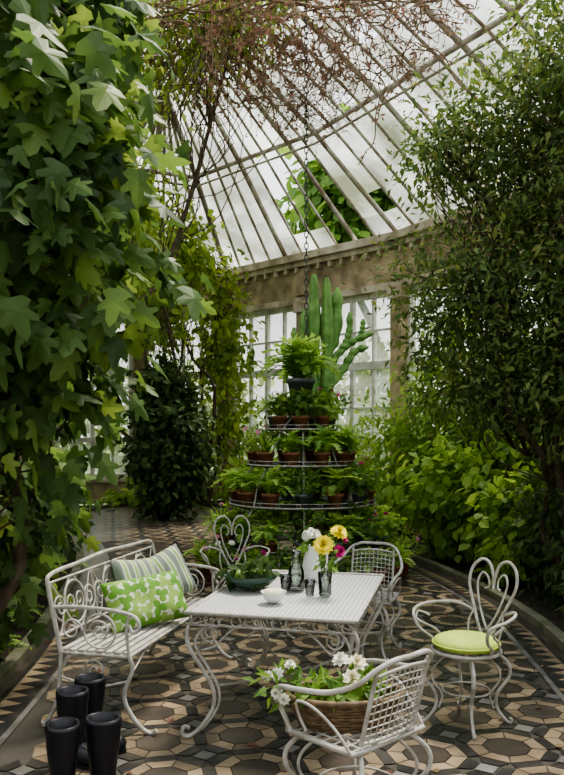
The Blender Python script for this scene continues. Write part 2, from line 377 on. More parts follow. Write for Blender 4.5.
for i in range(-45,50):
    for j in range(-45,50):
        cx=(i*ct-j*st_)*p;cy=8+(i*st_+j*ct)*p
        if not(-4.6<cx<2.6 and -2.4<cy<19) or not inside(cx,cy,inn): continue
        for poly,mt in cell:
            q=shrink(poly,.010);q=[((a*ct-b*st_)*p+cx,(a*st_+b*ct)*p+cy,0) for a,b in q]
            fl.faces(q,[tuple(range(len(q)))],mt,rnd=[rng.random()])
def band(d0,d1,z,mat,alt=None,kind='strip'):
    a=eoff(d0);b=eoff(d1)
    la=np.concatenate([[0],np.cumsum(np.linalg.norm(np.diff(edge,axis=0),axis=1))]);n=int(la[-1]/.16)
    s=np.linspace(0,la[-1],n*(2 if kind!='strip' else 1)+1)
    A=np.column_stack([np.interp(s,la,a[:,0]),np.interp(s,la,a[:,1]),np.full(len(s),z)]);B=np.column_stack([np.interp(s,la,b[:,0]),np.interp(s,la,b[:,1]),np.full(len(s),z)])
    if kind=='strip':
        for i in range(len(s)-1): fl.faces([A[i],A[i+1],B[i+1],B[i]],[(3,2,1,0)],mat if (alt is None or i%2) else alt,rnd=[rng.random()])
    else:
        for i in range(0,len(s)-2,2):
            fl.faces([A[i],A[i+2],B[i+1]],[(2,1,0)],mat,rnd=[rng.random()]);fl.faces([B[i+1],B[min(i+3,len(s)-1)],A[i+2]],[(0,1,2)],alt,rnd=[rng.random()])
band(.0,.06,.003,2);band(.06,.10,.003,1);band(.10,.24,.003,0,1,'tri');band(.24,.29,.003,1);band(.29,.33,.003,3)
fl.obj('floor',[M_tan,M_blk,M_brn,M_gry,M_grout])
kb=MB();A=eoff(-.10);B=eoff(.0)
for i in range(len(edge)-1):
    q=[(*A[i],.07),(*A[i+1],.07),(*B[i+1],.07),(*B[i],.07),(*A[i],-.03),(*A[i+1],-.03),(*B[i+1],-.03),(*B[i],-.03)]
    kb.faces(q,[(3,2,1,0),(0,1,5,4),(2,3,7,6)],0)
kb.obj('trim_kerb',[M_kerb])
m=MB();M=300;pos=np.column_stack([rng.uniform(-2.3,2.2,M),rng.uniform(3,17,M),np.full(M,.008)])
sel=np.array([inside(a,b,edge) for a,b,_ in pos])&(rng.random(M)<np.clip(.2+abs(pos[:,0])/2.4,0,1));pos=pos[sel]
d=unit(len(pos));d[:,2]*=.05
m.leaves(pos,d,np.repeat([[0,0,1.]],len(pos),0)+unit(len(pos))*.15,.05*(.6+rng.random(len(pos))),T_oval,0);m.obj('fallen_leaves',[L_brown])

# ---------------------------------------------------------------- table
def table():
    m=MB();H=.72;hx=.485;hy=.70
    m.box((0,0,H-.006),(hx-.01,hy-.01,.006),1)
    m.tube([(-hx,-hy,H),(hx,-hy,H),(hx,hy,H),(-hx,hy,H)],.013,6,True)
    for z in(H-.07,):
        m.tube([(-hx+.02,-hy+.02,z),(hx-.02,-hy+.02,z),(hx-.02,hy-.02,z),(-hx+.02,hy-.02,z)],.007,6,True)
    for ax,(hl,ho) in enumerate([(hx,hy),(hy,hx)]):
        n=int(2*hl/.075)
        for sg in(-1,1):
            for i in range(n):
                s=-hl+.02+(2*hl-.04)*(i+.5)/n;t=np.linspace(0,TAU*.85,12);r=.027
                pts=[((s+r*math.cos(a)),sg*(ho-.015),H-.038+r*math.sin(a)) if ax==0 else (sg*(ho-.015),s+r*math.cos(a),H-.038+r*math.sin(a)) for a in t]
                m.tube(pts,.0045,4)
    for sx in(-1,1):
        for sy in(-1,1):
            def Q(L): return [(sx*(hx-.07+o*.85),sy*(hy-.07+o*.5),z) for o,z in L]
            m.tube(cat(Q([(.02,.70),(.08,.62),(.07,.52),(0,.40),(-.07,.27),(-.07,.16),(.0,.06),(.07,.015),(.11,.03),(.10,.07),(.07,.06)]),6),.0125,7)
            m.tube(cat(Q([(-.14,.69),(-.03,.63),(.035,.54),(-.03,.41),(-.10,.28),(-.10,.17),(-.03,.07),(.04,.025)]),6),.009,6)
            for (ax,ay) in((1,0),(0,1)):
                c=(sx*(hx-.13),sy*(hy-.05),.6) if ax else (sx*(hx-.05),sy*(hy-.14),.6)
                u=(-sx,0,0) if ax else (0,-sy,0)
                m.tube(spiral(c,u,(0,0,1),.055,.012,math.pi,1.6),.006,5)
                a=np.array(c);uu=np.array(u);m.tube(cat([a+uu*-.05+[0,0,-.1],a+uu*.03+[0,0,-.07],a+uu*.1+[0,0,.0],a+uu*.19+[0,0,.06],a+uu*.26+[0,0,.03],a+uu*.22+[0,0,.0]],5),.007,5)
    m.tube(cat([(-.38,-.56,.27),(-.15,-.2,.22),(0,0,.22),(.15,.2,.22),(.38,.56,.27)],5),.008,6);m.tube(cat([(.38,-.56,.27),(.15,-.2,.22),(0,0,.225),(-.15,.2,.22),(-.38,.56,.27)],5),.008,6)
    return m.obj('garden_table',[M_white,M_perf],loc=(.085,5.08,0),rot=(0,0,math.radians(-13)))
table()

# ---------------------------------------------------------------- chairs
def legs(m,s=.15,h=.43,r=.010):
    for sx in(-1,1):
        for sy in(-1,1):
            Q=lambda L:[(sx*(s+o),sy*(s+o),z) for o,z in L]
            m.tube(cat(Q([(-.01,h),(.045,h-.07),(.05,h-.15),(.0,.18),(.0,.09),(.04,.015),(.06,.012),(.055,.035)]),6),r,6)
            m.tube(cat(Q([(-.07,h),(.0,h-.09),(.01,h-.17),(-.03,.17),(-.015,.09)]),5),r*.7,5)
    m.tube([(s*.9*math.cos(a)*1.2,s*.9*math.sin(a)*1.2,.2) for a in np.linspace(0,TAU,20)[:-1]],.006,5,True)
def heart_chair(loc,fdir,cushion=True):
    m=MB()
    m.tube([(.2*math.cos(a),.2*math.sin(a),.44) for a in np.linspace(0,TAU,29)[:-1]],.011,6,True)
    m.tube([(.1*math.cos(a),.1*math.sin(a),.44) for a in np.linspace(0,TAU,21)[:-1]],.005,5,True)
    for i in range(12):
        a=i*TAU/12;m.tube([(0,0,.44),(.2*math.cos(a),.2*math.sin(a),.44)],.004,4)
    R=[(0,.2,.45),(.055,.215,.53),(.115,.245,.66),(.165,.275,.78),(.155,.30,.88),(.095,.315,.935),(.035,.31,.91),(.006,.30,.83),(0,.29,.76)]
    R2=[(0,.215,.52),(.045,.235,.60),(.085,.255,.70),(.105,.28,.80),(.08,.295,.855),(.04,.295,.83),(.03,.29,.775),(.055,.28,.76)]
    A=[(.10,.24,.62),(.2,.2,.66),(.28,.08,.67),(.31,-.06,.66),(.27,-.16,.63),(.24,-.14,.55),(.215,-.05,.48),(.19,-.04,.44)]
    A2=[(.27,-.0,.60),(.30,-.07,.63),(.28,-.12,.60),(.25,-.09,.57),(.22,0,.52),(.2,.06,.44)]
    S=[(.10,.17,.44),(.12,.2,.56),(.10,.235,.63)]
    for F in(R,R2,A,A2,S):
        r=.010 if F in(R,A) else .007
        m.tube(cat(F,6),r,6);m.tube(cat(mirx(F),6),r,6)
    legs(m,.13)
    if cushion:
        pr=[(.001,.455),(.15,.452),(.185,.460),(.198,.482),(.185,.503),(.15,.518),(.06,.523),(.001,.512)]
        m.lathe(pr,n=28,mat=1)
        m.tube([(.198*math.cos(a),.198*math.sin(a),.482) for a in np.linspace(0,TAU,29)[:-1]],.006,5,True,mat=1)
    a=math.atan2(fdir[1],fdir[0])+math.pi/2
    return m.obj('heart_back_chair',[M_white,M_limefab],loc=loc,rot=(0,0,a))
heart_chair((1.10,4.78,0),(-.74,-.67));heart_chair((-.43,7.25,0),(.15,-.99),False)
def arm_chair(loc,fdir):
    m=MB();w=.23
    m.tube(cat([(-w,-.2,.44),(w,-.2,.44),(w+.0,.18,.44),(-w,.18,.44)],1,True),.012,6,True)
    for i in range(9):
        x=-w+2*w*(i+.5)/9;m.tube([(x,-.2,.44),(x,.18,.44)],.005,4)
    for i in range(7):
        y=-.2+.38*(i+.5)/7;m.tube([(-w,y,.44),(w,y,.44)],.005,4)
    half=[(0,.29,.82),(.10,.285,.82),(.18,.26,.79),(.23,.2,.73),(.27,.08,.68),(.29,-.08,.66),(.28,-.2,.64),(.25,-.25,.58),(.23,-.22,.50),(.23,-.18,.44)]
    m.tube(cat(half,6),.012,7);m.tube(cat(mirx(half),6),.012,7)
    h2=[(.235,.18,.44),(.25,.1,.53),(.275,.0,.6),(.27,-.1,.6),(.24,-.12,.53),(.235,-.08,.47)]
    m.tube(cat(h2,6),.007,5);m.tube(cat(mirx(h2),6),.007,5)
    def bp(u,v): return (u*.17,.19+.085*v-.02*u*u,.46+.34*v-.02*v*u*u)
    for u in(-1,1): m.tube([bp(u,v) for v in np.linspace(0,1,5)],.010,6)
    m.tube([bp(u,.02) for u in np.linspace(-1,1,7)],.009,6);m.tube([bp(u,.92) for u in np.linspace(-1,1,7)],.008,6)
    for i in range(1,10): m.tube([bp(-1+i*.2,v) for v in(.02,.5,.92)],.0038,4)
    for i in range(1,9): m.tube([bp(u,i*.1+.02) for u in np.linspace(-1,1,5)],.0038,4)
    legs(m,.17,.43,.0115)
    a=math.atan2(fdir[1],fdir[0])+math.pi/2
    return m.obj('wrought_iron_armchair',[M_white],loc=loc,rot=(0,0,a))
arm_chair((.33,3.50,0),(-.68,.73));arm_chair((.66,6.3,0),(-.35,-.94))

# ---------------------------------------------------------------- bench
def bench():
    m=MB();hl=.77;d0=-.215;d1=.215
    for i in range(8):
        y=d0+.02+(d1-d0-.03)*i/7;m.box((0,y,.45),(hl,.019,.008),0)
    m.tube([(-hl,d0,.437),(hl,d0,.437)],.012);m.tube([(-hl,d1,.437),(hl,d1,.437)],.012)
    for x in(-hl,0,hl): m.tube([(x,d0,.435),(x,d1,.435)],.011)
    by=lambda z:d1+(z-.45)*.22
    m.tube(cat([(-hl-.02,by(.44),.44),(-hl-.02,by(.8),.80),(-hl+.03,by(.88),.885),(-hl*.5,by(.9),.90),(0,by(.91),.915),(hl*.5,by(.9),.90),(hl-.03,by(.88),.885),(hl+.02,by(.8),.80),(hl+.02,by(.44),.44)],6),.014,7)
    m.tube([(-hl,by(.53),.53),(hl,by(.53),.53)],.009);m.tube([(-hl,by(.84),.84),(hl,by(.84),.84)],.008)
    n=3;pw=2*hl/n
    for i in range(n):
        cx=-hl+pw*(i+.5);c=(cx,by(.685),.685);u=(1,0,0);w=(0,.2,.98)
        m.tube(spiral(c,u,w,.13,.13,0,1,25),.008,5)
        for sx in(-1,1):
            m.tube(spiral((cx+sx*.18,by(.685),.685),(sx,0,0),w,.085,.02,-1.4,1.5),.007,5)
            m.tube(spiral((cx+sx*.05,by(.69),.69),(sx,0,0),w,.07,.015,math.pi,1.5),.006,5)
            m.tube(cat([(cx+sx*pw/2,by(.53),.53),(cx+sx*.2,by(.58),.58),(cx+sx*.1,by(.75),.76),(cx+sx*.02,by(.84),.84)],6),.006,5)
            m.tube(cat([(cx+sx*pw/2,by(.84),.84),(cx+sx*.21,by(.79),.79),(cx+sx*.1,by(.6),.6),(cx+sx*.02,by(.53),.53)],6),.006,5)
        if i: m.tube([(cx-pw/2,by(.53),.53),(cx-pw/2,by(.84),.84)],.008)
    for x in(-hl-.01,hl+.01):
        m.tube(cat([(x,by(.70),.70),(x,.1,.71),(x,-.12,.70),(x,-.25,.67),(x,-.28,.61),(x,-.24,.58),(x,-.215,.62)],6),.012,6)
        m.tube(cat([(x,-.22,.68),(x,-.20,.6),(x,-.215,.44)],4),.010)
        m.tube(spiral((x,-.03,.575),(0,1,0),(0,0,1),.10,.10,0,1,22),.007,5)
        m.tube(spiral((x,-.03,.575),(0,1,0),(0,0,1),.07,.015,0,1.5),.006,5)
        m.tube(spiral((x,.15,.575),(0,-1,0),(0,0,1),.07,.015,0,1.5),.006,5)
        m.tube(cat([(x,d0,.44),(x,d0-.02,.36),(x,d0+.03,.2),(x,d0-.05,.06),(x,d0-.13,.008),(x,d0-.17,.03)],6),.013,6)
        m.tube(cat([(x,d1,.44),(x,d1+.01,.3),(x,d1+.03,.15),(x,d1+.10,.012),(x,d1+.13,.02)],6),.013,6)
        m.tube(cat([(x,d0+.0,.30),(x,0,.25),(x,d1+.015,.30)],6),.008)
        m.tube(spiral((x,0,.345),(0,1,0),(0,0,1),.07,.012,0,1.5),.006,5)
    for sx in(-1,1):
        m.tube(cat([(sx*hl,d0,.33),(sx*(hl-.1),d0,.36),(sx*(hl-.24),d0,.435)],5),.007,5)
    th=math.atan2(.972,.235)
    return m.obj('garden_bench',[M_white],loc=(-.91,5.43,0),rot=(0,0,th))
bench()
def pillow(name,loc,rot,w,h,t,mats,prt=False):
    m=MB();n=90 if prt else 22;V=[]
    for sg in(1,-1):
        for i in range(n+1):
            for j in range(n+1):
                u=-1+2*i/n;v=-1+2*j/n
                x=u*w/2*(1-.05*(1-abs(v))*abs(u));y=v*h/2*(1-.06*(1-abs(u))*abs(v))
                z=sg*t/2*((1-u**4)*(1-v**4))**.55*(1+.05*math.sin(7*u+3*v))
                V.append((x,y,z))
    k=(n+1)**2;F=[];MI=[]
    motifs=[]
    if prt:
        r=random.Random(3)
        for a in range(-4,5):
            for b in range(-3,4):
                motifs.append((a*.085+(b%2)*.042,b*.082,r.uniform(0,TAU),r.choice([1,1,2])))
    def pr(x,y):
        for (cx,cy,an,mt) in motifs:
            dx,dy=x-cx,y-cy
            if dx*dx+dy*dy>.0036: continue
            rr=math.hypot(dx,dy);aa=math.atan2(dy,dx)+an
            if rr<.054*(.42+.58*abs(math.cos(1.5*aa))): return mt
        return 0
    for i in range(n):
        for j in range(n):
            a=i*(n+1)+j;F.append((a,a+n+1,a+n+2,a+1));F.append((k+a,k+a+1,k+a+n+2,k+a+n+1))
            q=pr(*((V[a][0]+V[a+n+2][0])/2,(V[a][1]+V[a+n+2][1])/2)) if prt else 0;MI+=[q,q]
    m.add(V,np.array(F).ravel(),np.full(len(F),4),np.array(MI),None,True);return m.obj(name,mats,loc=loc,rot=rot)
pillow('leaf_print_cushion',(-.90,5.30,.62),(math.radians(60),math.radians(-4),math.radians(35)),.56,.34,.16,[M_cloth,M_leafa,M_leafb],True)
pillow('wave_print_cushion',(-.87,5.92,.66),(math.radians(66),math.radians(-14),math.radians(50)),.46,.38,.15,[M_cushstr])
pillow('wave_print_cushion',(-1.02,5.64,.66),(math.radians(68),math.radians(6),math.radians(60)),.44,.38,.13,[M_cushstr])

# ---------------------------------------------------------------- boots
def boot(loc,rz,tilt=0):
    m=MB()
    m.lathe([(.05,.12),(.058,.3),(.064,.385),(.076,.388),(.078,.36),(.074,.28),(.062,.18),(.056,.12),(.058,.02),(.045,.0),(.001,0)],n=22,sy=1.12)
    m.lathe([(.080,.345),(.080,.375)],n=22,sy=1.12)
    P=[(0,.03,.06),(0,-.05,.062),(0,-.10,.055),(0,-.15,.047),(0,-.19,.042),(0,-.215,.036),(0,-.225,.034)];R=[.055,.057,.052,.05,.045,.03,.004]
    m.tube(P,R,14)
    for a in m.v[2:]: a[:,2]=np.maximum(a[:,2],.012)
    s=[(.047*math.cos(a)*(1 if math.sin(a)>0 else 1.08),-.085+.145*math.sin(a)) for a in np.linspace(0,TAU,25)[:-1]]
    n=len(s);m.faces([(x,y,0) for x,y in s]+[(x,y,.022) for x,y in s],[tuple(range(n))[::-1],tuple(range(n,2*n))]+[(i,(i+1)%n,n+(i+1)%n,n+i) for i in range(n)])
    return m.obj('rubber_boot',[M_black],loc=loc,rot=(tilt,0,rz))
boot((-1.02,3.72,0),.5);boot((-.85,3.80,0),1.25);boot((-1.06,4.42,0),1.2);boot((-1.10,4.20,0),1.2)

# ---------------------------------------------------------------- tableware
TZ=.72+.013
def flower(m,c,nv,r,mat,cmat=None,n=14,rows=3):
    nv=np.array(nv,float);nv/=np.linalg.norm(nv);a=np.cross(nv,[.3,.9,.1]);a/=np.linalg.norm(a);b=np.cross(nv,a);c=np.array(c,float)
    for k in range(rows):
        an=np.arange(n)*TAU/n+k*.3;f=1-k/rows*.55;el=.15+k*.55
        rad=np.cos(an)[:,None]*a+np.sin(an)[:,None]*b
        d=rad*math.cos(el)+nv*math.sin(el)
        m.leaves(np.repeat(c[None],n,0)+nv*.004*k,d,np.repeat(nv[None],n,0)-rad*.4,r*f,T_oval,mat)
    m.ball(c+nv*r*.12,r*.2,mat if cmat is None else cmat,8)
m=MB();m.lathe([(.001,0),(.055,0),(.058,.02),(.05,.12),(.03,.17),(.026,.22),(.034,.245),(.031,.243),(.022,.21),(.045,.12),(.052,.02),(.001,.012)],n=22)
m.lathe([(.001,.012),(.05,.018),(.047,.10),(.001,.10)],n=20,mat=1);m.obj('glass_carafe',[M_glass,M_water],loc=(.09,5.10,TZ))
m=MB();m.lathe([(.001,0),(.05,0),(.065,.06),(.055,.15),(.042,.19),(.052,.235),(.048,.235),(.038,.19),(.05,.1),(.001,.02)],n=22)
m.tube(cat([(.05,0,.2),(.1,0,.18),(.1,0,.1),(.06,0,.06)],6),.007)
for i in range(14):
    u=unit(1)[0];u[2]=abs(u[2]);c=np.array([0,0,.29])+u*.05;flower(m,c,u,.03,2,n=7,rows=2)
for i in range(7):
    a=i*.9;m.tube([(0,0,.15),(.03*math.cos(a),.03*math.sin(a),.28)],.003,4,mat=1)
cloud(m,[(0,0,.25,.06,.06,.04)],8,3,.02,.07,T_oval,1)
m.obj('flower_pitcher',[M_ceram,L_mid,M_wht],loc=(.20,5.42,TZ))
m=MB();m.lathe([(.001,0),(.038,0),(.04,.01),(.042,.1),(.045,.14),(.042,.14),(.038,.1),(.036,.015),(.001,.012)],n=20)
m.lathe([(.001,.014),(.036,.016),(.037,.09),(.001,.09)],n=18,mat=1)
hd=[((-.01,-.02,.31),(-.1,-.8,.5),.070,3),((.085,.02,.38),(.3,-.5,.8),.060,3),((.085,-.01,.27),(.6,-.7,.3),.045,4),((-.06,.03,.36),(-.3,-.3,.9),.035,5),((.12,.05,.33),(.8,-.2,.6),.03,4)]
for c,nv,r,mt in hd:
    m.tube(cat([(0,0,.02),(c[0]*.3,c[1]*.3,.15),c],4),.003,4,mat=2);flower(m,c,nv,r,mt,n=13,rows=4)
cloud(m,[(0.02,0,.22,.08,.07,.07)],14,3,.03,.06,T_lance,2)
m.obj('dahlia_vase',[M_glass,M_water,L_mid,M_yel,M_pink,M_wht],loc=(.265,4.93,TZ))
for x,y in((.17,4.90),(.02,5.07)):
    m=MB();m.lathe([(.001,0),(.026,0),(.034,.1),(.032,.1),(.024,.008),(.001,.006)],n=18);m.obj('drinking_glass',[M_glass],loc=(x,y,TZ))
m=MB();m.lathe([(.001,0),(.035,0),(.06,.025),(.075,.06),(.078,.062),(.07,.05),(.05,.02),(.001,.012)],n=24)
for i in range(9):
    a=i*.7;m.ball((.035*math.cos(a),.035*math.sin(a),.055),.022,1,10)
m.obj('white_bowl',[M_ceram,M_cream],loc=(-.05,4.74,TZ))
m=MB();m.lathe([(.001,0),(.08,0),(.14,.035),(.175,.085),(.182,.088),(.165,.06),(.12,.02),(.001,.012)],n=28)
for i in range(9):
    a=i*.7;r=.085 if i<7 else .02;m.lathe([(.001,-.035),(.03,-.02),(.036,.0),(.024,.03),(.014,.05),(.001,.056)],(r*math.cos(a),r*math.sin(a),.055),12,1)
cloud(m,[(-.03,0,.1,.16,.13,.03)],16,4,.03,.09,T_oval,2)
m.obj('pear_bowl',[M_dish,M_pear,L_dark],loc=(-.20,5.17,TZ))

# basket of flowers on the near chair
m=MB()
for k in range(9):
    z=.006+k*.014;f=1+.028*k
    m.tube([(.205*f*math.cos(a)+.0,.135*f*math.sin(a),z+.003*math.sin(14*a+k*math.pi)) for a in np.linspace(0,TAU,57)[:-1]],.0085,5,True,0)
for i in range(28):
    a=i*TAU/28;m.tube([(.2*math.cos(a),.13*math.sin(a),0),(.252*math.cos(a),.166*math.sin(a),.125)],.005,4,mat=0)
m.tube([(.258*math.cos(a),.17*math.sin(a),.132) for a in np.linspace(0,TAU,41)[:-1]],.014,6,True,0)
m.lathe([(.001,.005),(.2,.005)],n=24,mat=0,sy=.66)
cloud(m,[(-.02,0,.15,.20,.12,.05),(-.27,.0,.17,.10,.08,.05)],42,5,.03,.07,T_lance,1,droop=0)
cloud(m,[(.03,0,.15,.14,.08,.04)],14,4,.03,.08,T_oval,2,droop=0)
for c,nv,r,mt in [((.06,.02,.25),(-.1,-.5,.9),.05,4),((-.01,.04,.26),(-.3,-.3,.9),.045,3),((.02,-.06,.21),(0,-.8,.6),.045,4),((-.30,0,.22),(-.6,-.5,.6),.035,3),((-.34,.04,.20),(-.8,-.3,.4),.03,3),((-.31,-.07,.16),(-.5,-.8,.3),.032,3),((-.24,.05,.24),(0,-.3,1),.03,3),((-.36,-.02,.15),(-1,-.3,0),.026,3),((-.28,-.09,.14),(-.4,-.9,0),.03,3)]:
    flower(m,c,nv,r,mt,n=8,rows=4);m.tube([(c[0]*.4,c[1]*.4,.1),c],.0025,4,mat=1)
m.obj('flower_basket',[M_wicker,L_mid,L_light,M_wht,M_cream],loc=(.28,3.57,.45),rot=(0,0,.1))

# ---------------------------------------------------------------- tiered plant stand
SX,SY=.25,9.9
m=MB();tiers=[(.34,1.10),(.86,.90),(1.33,.68),(1.76,.44)]
m.tube([(0,0,0),(0,0,2.1)],.03,8)
for z,R in tiers:
    m.tube([(R*math.cos(a),R*math.sin(a),z) for a in np.linspace(0,TAU,49)[:-1]],.011,6,True,1)
    m.tube([(R*math.cos(a),R*math.sin(a),z+.05) for a in np.linspace(0,TAU,49)[:-1]],.005,5,True,1)
    m.lathe([(R*.45,z-.004),(R,z-.004),(R,z-.02),(R*.45,z-.02)],n=40)
    for i in range(int(R*26)):
        a=i*TAU/int(R*26);c=(R*math.cos(a),R*math.sin(a),z+.025);m.tube(spiral(c,(-math.sin(a),math.cos(a),0),(0,0,1),.023,.023,0,1,10),.003,4,mat=1)
for i in range(8):
    a=i*TAU/8;c,s=math.cos(a),math.sin(a);
    m.tube(cat([(c*r,s*r,z) for r,z in[(.05,2.0),(.34,1.76),(.5,1.5),(.58,1.33),(.75,1.1),(.82,.86),(1.0,.6),(1.05,.34),(1.0,.15),(1.12,.01),(1.17,.03)]],5),.013,5,mat=1)
m.lathe([(.001,2.09),(.22,2.09),(.22,2.1),(.001,2.11)],n=24)
m.obj('tiered_plant_stand',[M_stand,M_white],loc=(SX,SY,0))
def potted(name,loc,kind,pr,ph,fr,mat=None,pm=M_terra,flow=None,nl=1.,nf=4):
    m=MB();m.lathe([(.001,0),(pr*.7,0),(pr*.95,ph*.8),(pr*1.06,ph*.8),(pr*1.06,ph),(pr*.95,ph),(pr*.9,ph*.85),(.001,ph*.85)],n=16)
    z=ph
    if kind=='fern':
        M=int(34*nl);a=rng.random(M)*TAU;el=rng.random(M)**.8*1.3+.1
        d=np.column_stack([np.cos(a)*np.cos(el),np.sin(a)*np.cos(el),np.sin(el)]);up=np.column_stack([-np.cos(a)*np.sin(el),-np.sin(a)*np.sin(el),np.cos(el)])
        m.leaves(np.repeat([[0,0,z*.9]],M,0),d,up,fr*(.7+.5*rng.random(M)),T_frond,1)
    elif kind=='grass':
        M=int(60*nl);a=rng.random(M)*TAU;el=.2+rng.random(M)
        d=np.column_stack([np.cos(a)*np.cos(el),np.sin(a)*np.cos(el),np.sin(el)]);up=np.column_stack([-np.cos(a)*np.sin(el),-np.sin(a)*np.sin(el),np.cos(el)])
        m.leaves(np.repeat([[0,0,z*.9]],M,0),d,up,fr*(.7+.5*rng.random(M)),T_blade,1)
    else:
        tp=T_oval if kind=='broad' else T_lance
        cloud(m,[(0,0,z+fr*.45,fr*.62,fr*.62,fr*.5)],int(24*nl),7,fr*.15,fr*(.28 if kind=='broad' else .24),tp,1,droop=.1,zmin=z*.75)
    if flow is not None:
        for i in range(nf):
            u=unit(1)[0];u[2]=abs(u[2])*.8+.2;u[1]=-abs(u[1]) if i%2 else u[1];flower(m,np.array([0,0,z+fr*.5])+u*np.array([.72,.72,.6])*fr,u,.04,2,n=7,rows=2)
    return m.obj(name,[pm,mat or L_mid,flow or M_wht],loc=loc)
kinds=[('fern','potted_fern',L_fern,None),('bush','potted_geranium',L_light,M_lpink),('broad','potted_begonia',L_mid,None),('fern','potted_fern',L_fern,None),('grass','potted_spider_plant',L_light,None),('broad','potted_geranium',L_light,M_pink),('bush','potted_shrub',L_mid,None),('fern','potted_fern',L_fern,None),('bush','potted_white_geranium',L_mid,M_wht),('fern','potted_fern',L_light,None)]
q=0
for ti,(z,R) in enumerate(tiers):
    cnt=[16,13,10,7][ti]
    for i in range(cnt):
        a=i*TAU/cnt+ti*.35;k=kinds[(q*3+ti)%10];q+=1;rr=R-.10
        potted(k[1],(SX+rr*math.cos(a),SY+rr*math.sin(a),z),k[0],.085+.02*rng.random(),.16,.28+.10*rng.random(),k[2],M_terra if rng.random()<.75 else M_zinc,k[3],1.25)
for i in range(13):
    a=-math.pi*.0-i*math.pi*.083;k=kinds[(i*3+1)%10];rr=1.22;potted(k[1],(SX+rr*math.cos(a),SY+rr*math.sin(a),0),k[0],.10,.18,.25+.08*rng.random(),k[2],M_terra,k[3],1.2)
potted('potted_fern',(SX-.02,SY-.05,2.11),'fern',.17,.27,.58,L_fern,M_zinc,None,2.6)
# columnar cactus behind the top fern
m=MB();m.lathe([(.001,0),(.18,0),(.24,.4),(.27,.4),(.27,.45),(.001,.42)],n=20,mat=1)
def ccol(P,r):
    P=cat(P,14);k=len(P);t=np.linspace(0,1,k)
    R=r*(1+.16*np.sin(t*k*.9+rng.random()*6))*np.clip((1-t)/.12,0.08,1)**.5*(.85+.15*t)
    m.tube(P,R*.8,8,mat=0)
    for j in range(5):
        a=j*TAU/5+.4;o=np.array([math.cos(a),math.sin(a),0]);m.tube(P+o*(R*.62)[:,None],R*.40,5,mat=0)
for P,r in [([(0,0,.4),(0,0,1.5),(-.04,0,2.6),(-.05,0,3.95)],.095),([(.0,0,1.6),(.12,0,1.9),(.15,0,2.5),(.13,0,3.9)],.095),([(0,.1,1.6),(.06,.1,2.6),(.26,.1,3.1),(.29,.1,3.78)],.085),([(0,0,1.9),(-.16,.02,2.2),(-.2,0,2.6),(-.19,0,3.45)],.07),
    ([(.14,0,2.6),(.32,-.02,2.85),(.5,0,3.0),(.78,0,3.12)],.065),([(.14,0,2.3),(.36,.05,2.6),(.52,.05,2.85),(.72,.05,2.93)],.065),([(.3,0,2.85),(.40,0,3.0),(.45,0,3.15),(.46,0,3.42)],.05),([(.45,0,2.95),(.6,0,3.08),(.64,0,3.2),(.65,0,3.32)],.04),([(-.18,0,2.7),(-.3,0,2.85),(-.33,0,3.0),(-.33,0,3.2)],.045)]: ccol(P,r)
m.obj('columnar_cactus',[M_cactus,M_terra],loc=(.50,11.3,0))
# chain
m=MB();z=3.05;i=0
while z<9.4:
    u=(1,0,0) if i%2 else (0,1,0)
    c=np.array([0,0,z]);uu=np.array(u);m.tube([c+uu*.022*math.cos(a)+np.array([0,0,.048*math.sin(a)]) for a in np.linspace(0,TAU,11)[:-1]],.007,4,True);z+=.074;i+=1
for k in range(4):
    a=k*TAU/4+.4;m.tube([(0,0,3.02),(.17*math.cos(a),.17*math.sin(a),2.36)],.006,4)
m.obj('hanging_chain',[M_stand],loc=(SX+.05,SY-.05,0))

# ---------------------------------------------------------------- trees & planting
def tree(name,base,blobs,ncl,per,cr,size,tpl,mat,trunk=.09,extra=None,**kw):
    e=empty(name,(0,0,0));m=MB();cc=cloud(m,blobs,ncl,per,cr,size,tpl,0,**kw)
    m.obj('foliage',[mat],parent=e)
    b=MB();base=np.array(base,float)
    for bl in blobs:
        c=np.array(bl[:3]);P=branch(b,base,c,trunk,trunk*.4,0,.1,6,0)
        near=cc[np.linalg.norm((cc-c)/np.array(bl[3:6]),axis=1)<1.25]
        for q in near[rng.permutation(len(near))[:34]]: branch(b,P[rng.integers(len(P)//2,len(P))],q,trunk*.18,.004,0,.15,5,.05)
    b.obj('branches',[M_bark],parent=e);return e
tree('fig_tree',(-2.3,4.9,0),[(-1.45,4.1,3.35,.72,.7,.95),(-1.2,4.2,2.75,.55,.6,.65),(-1.55,4.5,2.0,.52,.5,.6),(-2.05,5.5,1.2,.5,.6,.75),(-1.5,4.9,4.35,.7,.7,.7),(-2.2,6.2,2.7,.6,.8,1.3)],520,9,.15,.16,T_fig,L_fig,.05,droop=.6,up=.5,shell=.4)
tree('wisteria',(-3.2,8.8,0),[(-2.5,8.6,5.2,1.2,1.0,1.6),(-2.2,9.0,3.9,.8,.9,.9),(-3.0,8.3,2.6,1.0,.9,1.2),(-1.7,10.3,6.8,1.2,1.1,.8),(-3.4,10,6.8,1.4,1.2,1.0),(-.6,10.4,7.1,.9,.9,.45)],1350,12,.18,.11,T_lance,L_wist,.05,droop=.7)
tree('bay_tree',(3.2,8.2,0),[(2.35,8.0,4.6,.75,.9,.95),(1.95,8.0,3.15,.86,.9,.88),(2.05,8.0,2.2,.78,.8,.55),(2.9,8.0,5.3,.7,.8,1.2),(2.8,7.6,3.6,.8,.9,1.2),(2.7,7.5,2.3,.7,.7,.8),(2.75,7.0,5.0,.55,.7,.9),(1.6,8.0,4.6,.40,.5,.6)],2100,12,.17,.10,T_lance,L_bay,.05,droop=.25,shell=.6)
